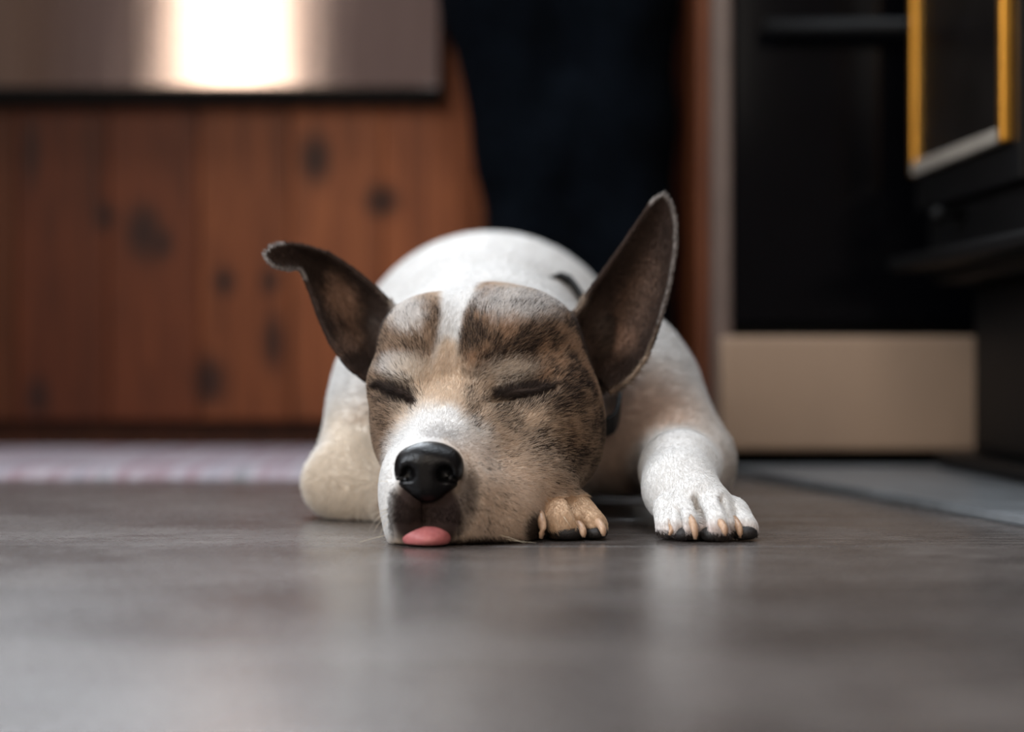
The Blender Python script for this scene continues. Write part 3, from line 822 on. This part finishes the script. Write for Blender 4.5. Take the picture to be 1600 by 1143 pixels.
dog = thing('dog', 'white and brindle dog asleep on the floor, chin down, tongue tip showing', 'dog', (0, 0.3, 0))
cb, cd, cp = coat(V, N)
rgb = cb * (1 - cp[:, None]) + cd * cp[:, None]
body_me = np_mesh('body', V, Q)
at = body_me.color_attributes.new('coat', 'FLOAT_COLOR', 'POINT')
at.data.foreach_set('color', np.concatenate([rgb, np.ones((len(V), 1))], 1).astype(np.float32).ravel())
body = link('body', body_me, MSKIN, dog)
bvh = BVHTree.FromPolygons([tuple(v) for v in V], [tuple(q) for q in Q])

# ---- nose leather
def part_field(c, ext, hh):
    return Field(*[np.arange(c[i] - ext[i], c[i] + ext[i], hh) for i in range(3)])
nc = pt(670, 733, 0.0)
NF = part_field(nc, (0.032, 0.03, 0.03), 0.0007)
NF.ell(pt(671, 722, -0.001), (0.0205, 0.0155, 0.0135), 0.004)
NF.ell(pt(667, 752, -0.002), (0.0155, 0.0135, 0.0135), 0.006)
NF.ell(pt(700, 735, -0.004), (0.0098, 0.0115, 0.0120), 0.005)
NF.ell(pt(638, 735, -0.002), (0.0088, 0.0115, 0.0118), 0.005)
NF.ell(pt(695, 741, -0.0185), (0.0062, 0.0110, 0.0062), 0.003, op='cut')
NF.cap(pt(697, 746, -0.017), pt(718, 752, -0.006), 0.0026, 0.0016, 0.002, op='cut')
NF.ell(pt(636, 741, -0.0175), (0.0048, 0.0100, 0.0058), 0.003, op='cut')
NF.cap(pt(634, 745, -0.015), pt(622, 750, -0.005), 0.0022, 0.0014, 0.002, op='cut')
NF.cap(pt(665, 728, -0.0185), pt(665, 790, -0.0165), 0.0008, 0.0010, 0.0025, op='cut')
nV, nQ = NF.mesh('nose'); nV = relax(nV, nQ, 2)
MN = Mat('nose_leather', lin4(5, 4, 5), 0.31, spec=0.27)
vo = MN.n('ShaderNodeTexVoronoi'); vo.inputs['Scale'].default_value = 900.0; MN.l(MN.coords(), vo.inputs['Vector'])
MN.bump(vo.outputs['Distance'], 0.35, 0.0006)
o = link('nose', np_mesh('nose', nV, nQ), MN.m, dog); o['label'] = 'black wet leathery nose'

# ---- tongue tip
tc = pt(664, 836, -0.004)
TF = part_field(tc, (0.024, 0.024, 0.016), 0.0007)
TF.ell((tc[0], 0.002, 0.0062), (0.0158, 0.0100, 0.0085), 0.003)
TF.ell((tc[0] + 0.003, -0.001, 0.0050), (0.0125, 0.0110, 0.0055), 0.004)
TF.floor_cut(0.0014)
tV, tQ = TF.mesh('tongue'); tV = relax(tV, tQ, 3)
MT = Mat('tongue_flesh', lin4(204, 112, 112), 0.52, spec=0.3)
nz = MT.noise(MT.coords(), 900.0, 3); MT.bump(nz, 0.3, 0.0005)
MT.color(MT.ramp(MT.noise(MT.coords(), 160.0, 2), [(0.3, lin4(160, 88, 90)), (0.7, lin4(184, 112, 110))]))
MT.b.inputs['Subsurface Weight'].default_value = 0.15; MT.b.inputs['Subsurface Radius'].default_value = (0.004, 0.0015, 0.001)
o = link('tongue', np_mesh('tongue', tV, tQ), MT.m, dog); o['label'] = 'pink tongue tip'

# ---- claws and toe pads
MCLAW = Mat('claw_horn', lin4(196, 160, 128), 0.4, spec=0.45)
MCLAW.color(MCLAW.ramp(MCLAW.noise(MCLAW.coords((1, 1, 0.2)), 500.0, 3), [(0.3, lin4(160, 126, 102)), (0.7, lin4(196, 164, 136))]))
MPAD = mat_simple('black_pad_skin', (30, 25, 24), 0.6, var=0.3, scale=700, bump=0.3)
for (a, b, r) in (((1076, 806), (1086, 842), .0027), ((1122, 812), (1133, 837), .0026), ((1146, 810), (1156, 840), .0026), ((1046, 812), (1046, 836), .0022),
                  ((842, 800), (845, 841), .0029), ((899, 814), (912, 839), .0029), ((931, 812), (943, 837), .0027)):
    def skin(px, py, guess=0.05):
        o_ = Vector((0, CAM_Y, CAM_H)); d_ = (Vector(pt(px, py, guess)) - o_).normalized()
        hit = bvh.ray_cast(o_, d_); return hit[0].y if hit[0] is not None else guess
    y0 = skin(a[0], a[1]); yb = y0 - 0.007
    pts = []
    for t in np.linspace(0, 1, 6):
        px = a[0] + (b[0] - a[0]) * t + 4 * math.sin(t * math.pi); py = a[1] + (b[1] - a[1]) * t
        pts.append(Vector(pt(px, py, y0 + 0.004 + (yb - y0 - 0.004) * math.sin(min(1, t * 1.15) * math.pi / 2))))
    for p in pts: p.z = max(p.z, 0.0022)
    link('claw', tube_mesh('claw', pts, [r * 1.02, r * 1.05, r, r * 0.9, r * 0.72, r * 0.42], 12), MCLAW.m, dog)
for (px, py, Y, rx, rz) in ((1068, 838, .036, .0075, .0052), (1114, 839, .032, .0088, .0052), (1163, 835, .038, .0085, .0056), (1046, 838, .046, .006, .0042),
                            (886, 838, .040, .0115, .0062), (930, 838, .046, .0085, .005), (830, 834, .046, .009, .0085)):
    bm = bmesh.new(); bmesh.ops.create_icosphere(bm, subdivisions=3, radius=1.0)
    c = pt(px, py, Y)
    for v in bm.verts:
        v.co = Vector((c[0] + v.co.x * rx, c[1] + v.co.y * 0.010, max(0.0008, rz * 0.95 + v.co.z * rz)))
    link('toe_pad', bm_mesh('toe_pad', bm), MPAD, dog, True)

# ---- collar
cc, cu, cv = Vector((-0.018, 0.216, 0.096)), Vector((1, 0, 0)), Vector((0, 0.66, 0.751))
cn = cu.cross(cv).normalized()
ring = []
for k in range(96):
    a = 2 * math.pi * k / 96
    dr_ = (cu * math.cos(a) + cv * math.sin(a)).normalized()
    hit = bvh.ray_cast(cc, dr_); r = (hit[0] - cc).length if hit[0] is not None else 0.08
    da = (math.degrees(a) + 180) % 360 - 180
    ring.append(0.096 if -24 < da < 14 else min(r, float(np.interp(da, [14, 45, 62], [0.098, 0.112, 0.128])) if 14 <= da < 70 else 0.080))
ring = np.array(ring)
for _ in range(2): ring = 0.25 * np.roll(ring, 1) + 0.5 * ring + 0.25 * np.roll(ring, -1)
vs, fs = [], []
for k in range(96):
    a = 2 * math.pi * k / 96
    dr_ = (cu * math.cos(a) + cv * math.sin(a)).normalized()
    off = 0.005 if (a < math.radians(70) or a > math.radians(335)) else -0.006      # sunk in the loose neck skin on the far side
    for (w, t) in ((-0.011, off - 0.0025), (-0.011, off), (0.011, off), (0.011, off - 0.0025)):
        p = cc + dr_ * (ring[k] + t) + cn * w
        p.z = max(p.z, 0.001)
        vs.append(tuple(p))
    for q in range(4): fs.append((k * 4 + q, ((k + 1) % 96) * 4 + q, ((k + 1) % 96) * 4 + (q + 1) % 4, k * 4 + (q + 1) % 4))
me = bpy.data.meshes.new('collar'); me.from_pydata(vs, [], fs); me.update()
bmx = bmesh.new(); bmx.from_mesh(me); bmesh.ops.recalc_face_normals(bmx, faces=bmx.faces); bmx.to_mesh(me); bmx.free()
o = link('collar', me, mat_simple('black_webbing', (16, 15, 16), 0.7, var=0.3, scale=600, bump=0.3), dog); o['label'] = 'black webbing collar'

# ---- fur
def make_fur(n):
    T = np.concatenate([Q[:, [0, 1, 2]], Q[:, [0, 2, 3]]])
    A, B, Cc = V[T[:, 0]], V[T[:, 1]], V[T[:, 2]]
    area = 0.5 * np.linalg.norm(np.cross(B - A, Cc - A), axis=1)
    m = (A + B + Cc) / 3
    dens = np.where(m[:, 1] < 0.2, 1.5, np.where(m[:, 1] < 0.4, 0.42, 0.2)) * (m[:, 2] > 0.0025)
    w = area * dens; w /= w.sum()
    ti = rng.choice(len(T), n, p=w)
    u, v = rng.random(n), rng.random(n); f = u + v > 1; u[f], v[f] = 1 - u[f], 1 - v[f]
    P = A[ti] + (B[ti] - A[ti]) * u[:, None] + (Cc[ti] - A[ti]) * v[:, None]
    Nn = N[T[ti, 0]]
    em = ear_mask(P)
    # lie of the coat
    nose = pt(680, 705, -0.01)
    flow = P - nose; flow /= np.linalg.norm(flow, axis=1, keepdims=True)
    fb = np.tile(np.array([0, 0.9, -0.35]), (n, 1)); fb[:, 0] += 1.5 * (P[:, 0] + 0.02)
    wb = sstep(0.19, 0.27, P[:, 1])[:, None]; flow = flow * (1 - wb) + fb * wb
    pw = ((P[:, 0] > pt(1000, 0, .1)[0]) & (P[:, 1] < 0.2) & (P[:, 2] < 0.075)) | ((P[:, 0] > pt(846, 0, .06)[0]) & (P[:, 1] < 0.1) & (P[:, 2] < pt(880, 775, .07)[2]))
    flow[pw] = np.array([0.1, -0.75, -0.6])
    er = em > 0.5; right = P[:, 0] > 0
    flow[er & right] = np.array([0.45, 0.0, 0.9]); flow[er & ~right] = np.array([-0.7, 0.0, 0.7])
    flow += 0.35 * (fbm(P, 60, 2)[:, None] - 0.5) * rng.normal(size=(1, 3)) + rng.normal(size=(n, 3)) * 0.16
    flow -= Nn * (flow * Nn).sum(1, keepdims=True); flow /= np.linalg.norm(flow, axis=1, keepdims=True) + 1e-9
    L = np.full(n, 0.0056)
    dn = np.linalg.norm(P - pt(672, 740, 0.0), axis=1)
    L = np.minimum(L, 0.0022 + 0.05 * np.clip(dn - 0.02, 0, 1))
    L = np.where(P[:, 1] > 0.22, 0.0085, L); L[pw] = 0.0032
    L = np.where(er, 0.0032, L)
    lift = np.where(er, 0.42, 0.30)
    L = L * rng.uniform(0.65, 1.2, n)
    d = flow + Nn * lift[:, None]; d /= np.linalg.norm(d, axis=1, keepdims=True)
    d2 = flow + Nn * (lift * 0.25)[:, None]; d2 /= np.linalg.norm(d2, axis=1, keepdims=True)
    p0 = P - Nn * 0.0003; p1 = P + d * (L * 0.4)[:, None]; p2 = p1 + (d + d2) * (L * 0.16)[:, None]; p3 = p2 + d2 * (L * 0.32)[:, None]
    pts = np.stack([p0, p1, p2, p3], 1)
    pts[:, :, 2] = np.maximum(pts[:, :, 2], 0.0006)
    keep = ~((dn < 0.0235) & (P[:, 1] < 0.012) & (P[:, 2] > 0.026))
    keep &= ~((np.abs(P[:, 0] - tc[0]) < 0.02) & (P[:, 2] < 0.017) & (P[:, 1] < 0.01))
    pts, P, Nn = pts[keep], P[keep], Nn[keep]; n = len(P); er = er[keep]; L = L[keep]
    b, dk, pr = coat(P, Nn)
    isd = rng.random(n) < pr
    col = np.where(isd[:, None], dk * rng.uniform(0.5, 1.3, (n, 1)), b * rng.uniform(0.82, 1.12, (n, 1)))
    # rim light on the ear edges comes painted in the coat colour
    col = np.clip(col, 0.004, 0.86)
    rad = np.where(P[:, 1] < 0.2, 0.000085, 0.00024) * rng.uniform(0.8, 1.2, n)
    cu_ = bpy.data.hair_curves.new('fur'); cu_.add_curves([4] * n)
    cu_.attributes['position'].data.foreach_set('vector', pts.astype(np.float32).ravel())
    ra = cu_.attributes.get('radius') or cu_.attributes.new('radius', 'FLOAT', 'POINT')
    ra.data.foreach_set('value', (rad[:, None] * np.array([1.0, 0.95, 0.7, 0.2])).astype(np.float32).ravel())
    ca = cu_.attributes.new('coat', 'FLOAT_COLOR', 'CURVE')
    ca.data.foreach_set('color', np.concatenate([col, np.ones((n, 1))], 1).astype(np.float32).ravel())
    M = Mat('dog_fur', rough=0.6, spec=0.14)
    a = M.n('ShaderNodeAttribute'); a.attribute_name = 'coat'; M.color(a.outputs['Color'])
    tl = M.n('ShaderNodeBsdfTranslucent'); M.l(a.outputs['Color'], tl.inputs['Color'])
    mx = M.n('ShaderNodeMixShader'); mx.inputs['Fac'].default_value = 0.3
    M.l(M.b.outputs[0], mx.inputs[1]); M.l(tl.outputs[0], mx.inputs[2]); M.l(mx.outputs[0], M.nt.nodes['Material Output'].inputs['Surface'])
    cu_.materials.append(M.m)
    o = bpy.data.objects.new('fur', cu_); C.objects.link(o)
    o.parent = dog; o.matrix_parent_inverse = Matrix.Translation(-Vector(dog.location))
    o['kind'] = 'stuff'; o['label'] = 'short white, fawn and brindle hair'
make_fur(460000)

# ---- whiskers
MWH = Mat('whisker_hair', lin4(226, 214, 190), 0.4)
def skin_at(px, py):
    o_ = Vector((0, CAM_Y, CAM_H)); d_ = (Vector(pt(px, py, 0.05)) - o_).normalized()
    hit = bvh.ray_cast(o_, d_); return hit[0] if hit[0] is not None else Vector(pt(px, py, 0.03))
for (a, b, c_) in (((606, 752), (590, 749), (550, 756)), ((606, 800), (588, 805), (577, 828)), ((606, 806), (592, 812), (584, 832)), ((608, 812), (597, 822), (592, 842)),
                   ((604, 836), (590, 838), (560, 852)), ((790, 842), (812, 846), (838, 852)), ((780, 835), (800, 840), (820, 851)), ((606, 795), (594, 797), (580, 806)), ((880, 806), (888, 816), (893, 826))):
    s0 = skin_at(*a)
    p1, p2 = Vector(pt(b[0], b[1], s0.y - 0.006)), Vector(pt(c_[0], c_[1], s0.y - 0.002))
    p2.z = max(p2.z, 0.001)
    pts = [s0 * (1 - t) ** 2 + p1 * 2 * t * (1 - t) + p2 * t * t for t in np.linspace(0, 1, 8)]
    link('whisker', tube_mesh('whisker', pts, list(np.linspace(0.00016, 0.00006, 8)), 5), MWH.m, dog)

# ================================================================== the person at the counter
def make_person():
    px0, py0 = 0.062, 0.965
    pr = thing('person', 'person in dark navy trousers standing at the pine boards behind the dog', 'person', (px0, py0, 0))
    hh = 0.0065
    def field(z0, z1, y0=-0.25, y1=0.32): return Field(np.arange(-0.36, 0.36, hh) + px0, np.arange(y0, y1, hh) + py0, np.arange(z0, z1, hh))
    def W(x, y, z): return (px0 + x, py0 + y, z)
    B = field(0.02, 1.78)
    for sx in (-1, 1):
        kx, ax_ = (-0.070, -0.030) if sx < 0 else (0.064, 0.072)
        B.chain([W(sx * 0.075 - 0.03, 0.0, 0.90), W(kx, -0.005, 0.52), W((kx + ax_) / 2, 0.0, 0.36), W(ax_, 0.01, 0.09)], [0.078, 0.054, 0.050, 0.034], 0.02)
        B.cap(W(ax_, 0.005, 0.06), W(ax_ + 0.004 * sx, 0.13, 0.045), 0.030, 0.024, 0.02)
        B.chain([W(sx * 0.175, 0.0, 1.40), W(sx * 0.235, -0.01, 1.12), W(sx * 0.17, 0.19, 0.98)], [0.052, 0.042, 0.03], 0.02)
        B.cap(W(sx * 0.17, 0.19, 0.98), W(sx * 0.15, 0.245, 0.955), 0.03, 0.026, 0.015)
        for q in range(4):
            fx = sx * (0.128 + q * 0.017)
            B.chain([W(fx, 0.25, 0.955), W(fx, 0.285, 0.945), W(fx, 0.305, 0.922)], [0.0095, 0.009, 0.0085], 0.004)
        B.chain([W(sx * 0.13, 0.22, 0.955), W(sx * 0.108, 0.245, 0.945), W(sx * 0.10, 0.268, 0.93)], [0.012, 0.0105, 0.009], 0.005)
    B.ell(W(-0.03, 0, 0.96), (0.145, 0.105, 0.13), 0.03); B.ell(W(0, 0, 1.12), (0.135, 0.10, 0.16), 0.04); B.ell(W(0, 0, 1.32), (0.165, 0.11, 0.15), 0.04)
    B.cap(W(-0.13, 0, 1.42), W(0.13, 0, 1.42), 0.055, 0.055, 0.04)
    B.cap(W(0, 0.0, 1.42), W(0, 0.015, 1.56), 0.056, 0.05, 0.02)
    B.ell(W(0, 0.03, 1.62), (0.072, 0.09, 0.108), 0.012); B.ell(W(0, 0.062, 1.57), (0.05, 0.05, 0.055), 0.015)
    B.ell(W(0, 0.118, 1.60), (0.012, 0.018, 0.022), 0.012)
    for sx in (-1, 1): B.ell(W(sx * 0.075, 0.02, 1.61), (0.010, 0.020, 0.032), 0.006)
    V1, Q1 = B.mesh('p'); V1 = relax(V1, Q1, 2)
    link('body', np_mesh('body', V1, Q1), mat_simple('skin', (196, 150, 124), 0.55, var=0.06), pr)
    # hair and eyes
    HF = field(1.45, 1.80)
    HF.ell(W(0, 0.008, 1.645), (0.084, 0.092, 0.104), 0.01); HF.ell(W(0, -0.045, 1.57), (0.066, 0.045, 0.07), 0.03)
    V1, Q1 = HF.mesh('h'); V1 = relax(V1, Q1, 2)
    link('hair', np_mesh('hair', V1, Q1), mat_simple('dark_hair', (44, 32, 26), 0.5, var=0.4, scale=200), pr)
    for sx in (-1, 1):
        bm = bmesh.new(); bmesh.ops.create_icosphere(bm, subdivisions=3, radius=0.011)
        for v in bm.verts: v.co += Vector(W(sx * 0.03, 0.107, 1.625))
        link('eye', bm_mesh('eye', bm), mat_simple('eye_white', (200, 196, 190), 0.25), pr, True)
    # shirt
    S = field(0.88, 1.52); zz = S.ax[2]
    S.ell(W(-0.025, 0, 1.03), (0.160, 0.122, 0.13), 0.03); S.ell(W(0, 0, 1.12), (0.15, 0.115, 0.16), 0.04); S.ell(W(0, 0, 1.32), (0.177, 0.122, 0.15), 0.04)
    S.cap(W(-0.13, 0, 1.42), W(0.13, 0, 1.42), 0.066, 0.066, 0.04)
    for sx in (-1, 1): S.chain([W(sx * 0.175, 0.0, 1.40), W(sx * 0.235, -0.01, 1.12), W(sx * 0.18, 0.15, 1.0)], [0.065, 0.056, 0.042], 0.02)
    V1, Q1 = S.mesh('s'); V1 = relax(V1, Q1, 2)
    link('shirt', np_mesh('shirt', V1, Q1), mat_simple('charcoal_shirt', (46, 46, 52), 0.85, var=0.2, scale=40, bump=0.2), pr)
    # loose trousers
    hh = 0.005
    T = field(0.04, 1.02)
    T.ell(W(-0.03, 0, 0.93), (0.155, 0.118, 0.13), 0.03)
    T.chain([W(-0.10, 0.0, 0.86), W(-0.070, -0.008, 0.545), W(-0.042, 0.0, 0.36), W(-0.030, 0.005, 0.26), W(-0.030, 0.01, 0.07)], [0.090, 0.073, 0.060, 0.057, 0.060], 0.025)
    T.chain([W(0.032, 0.0, 0.86), W(0.056, -0.008, 0.545), W(0.064, 0.0, 0.40), W(0.068, 0.005, 0.26), W(0.072, 0.01, 0.07)], [0.090, 0.074, 0.064, 0.058, 0.058], 0.025)
    T.cap(W(-0.075, -0.03, 0.20), W(0.01, -0.045, 0.42), 0.022, 0.018, 0.03)           # drape folds
    T.cap(W(0.02, -0.03, 0.30), W(0.07, -0.06, 0.52), 0.018, 0.02, 0.03)
    T.F = np.maximum(T.F, (0.055 - T.ax[2])[None, None, :])
    V1, Q1 = T.mesh('t'); V1 = relax(V1, Q1, 2); N1 = vnormals(V1, Q1)
    V1 = V1 + N1 * (0.006 * (fbm(V1 * np.array([1, 1, 0.5]), 22, 2) - 0.5))[:, None]
    link('trousers', np_mesh('trousers', V1, Q1), mat_simple('navy_denim', (7, 11, 17), 0.95, var=0.35, scale=60, bump=0.2, spec=0.04), pr)
    for sx in (-0.40, 0.98):
        SF = field(0.0, 0.13); x = 0.073 * sx
        SF.cap(W(x, -0.035, 0.035), W(x, 0.05, 0.045), 0.036, 0.038, 0.02); SF.cap(W(x, 0.05, 0.04), W(x + 0.006 * sx, 0.155, 0.028), 0.038, 0.030, 0.02); SF.cap(W(x, 0.0, 0.05), W(x, 0.0, 0.10), 0.036, 0.038, 0.02)
        SF.floor_cut(0.001)
        V1, Q1 = SF.mesh('sh'); V1 = relax(V1, Q1, 1); V1[:, 2] = np.maximum(V1[:, 2], 0.001)
        link('shoe', np_mesh('shoe', V1, Q1), mat_simple('black_shoe_leather', (20, 19, 20), 0.5, bump=0.1), pr)
make_person()
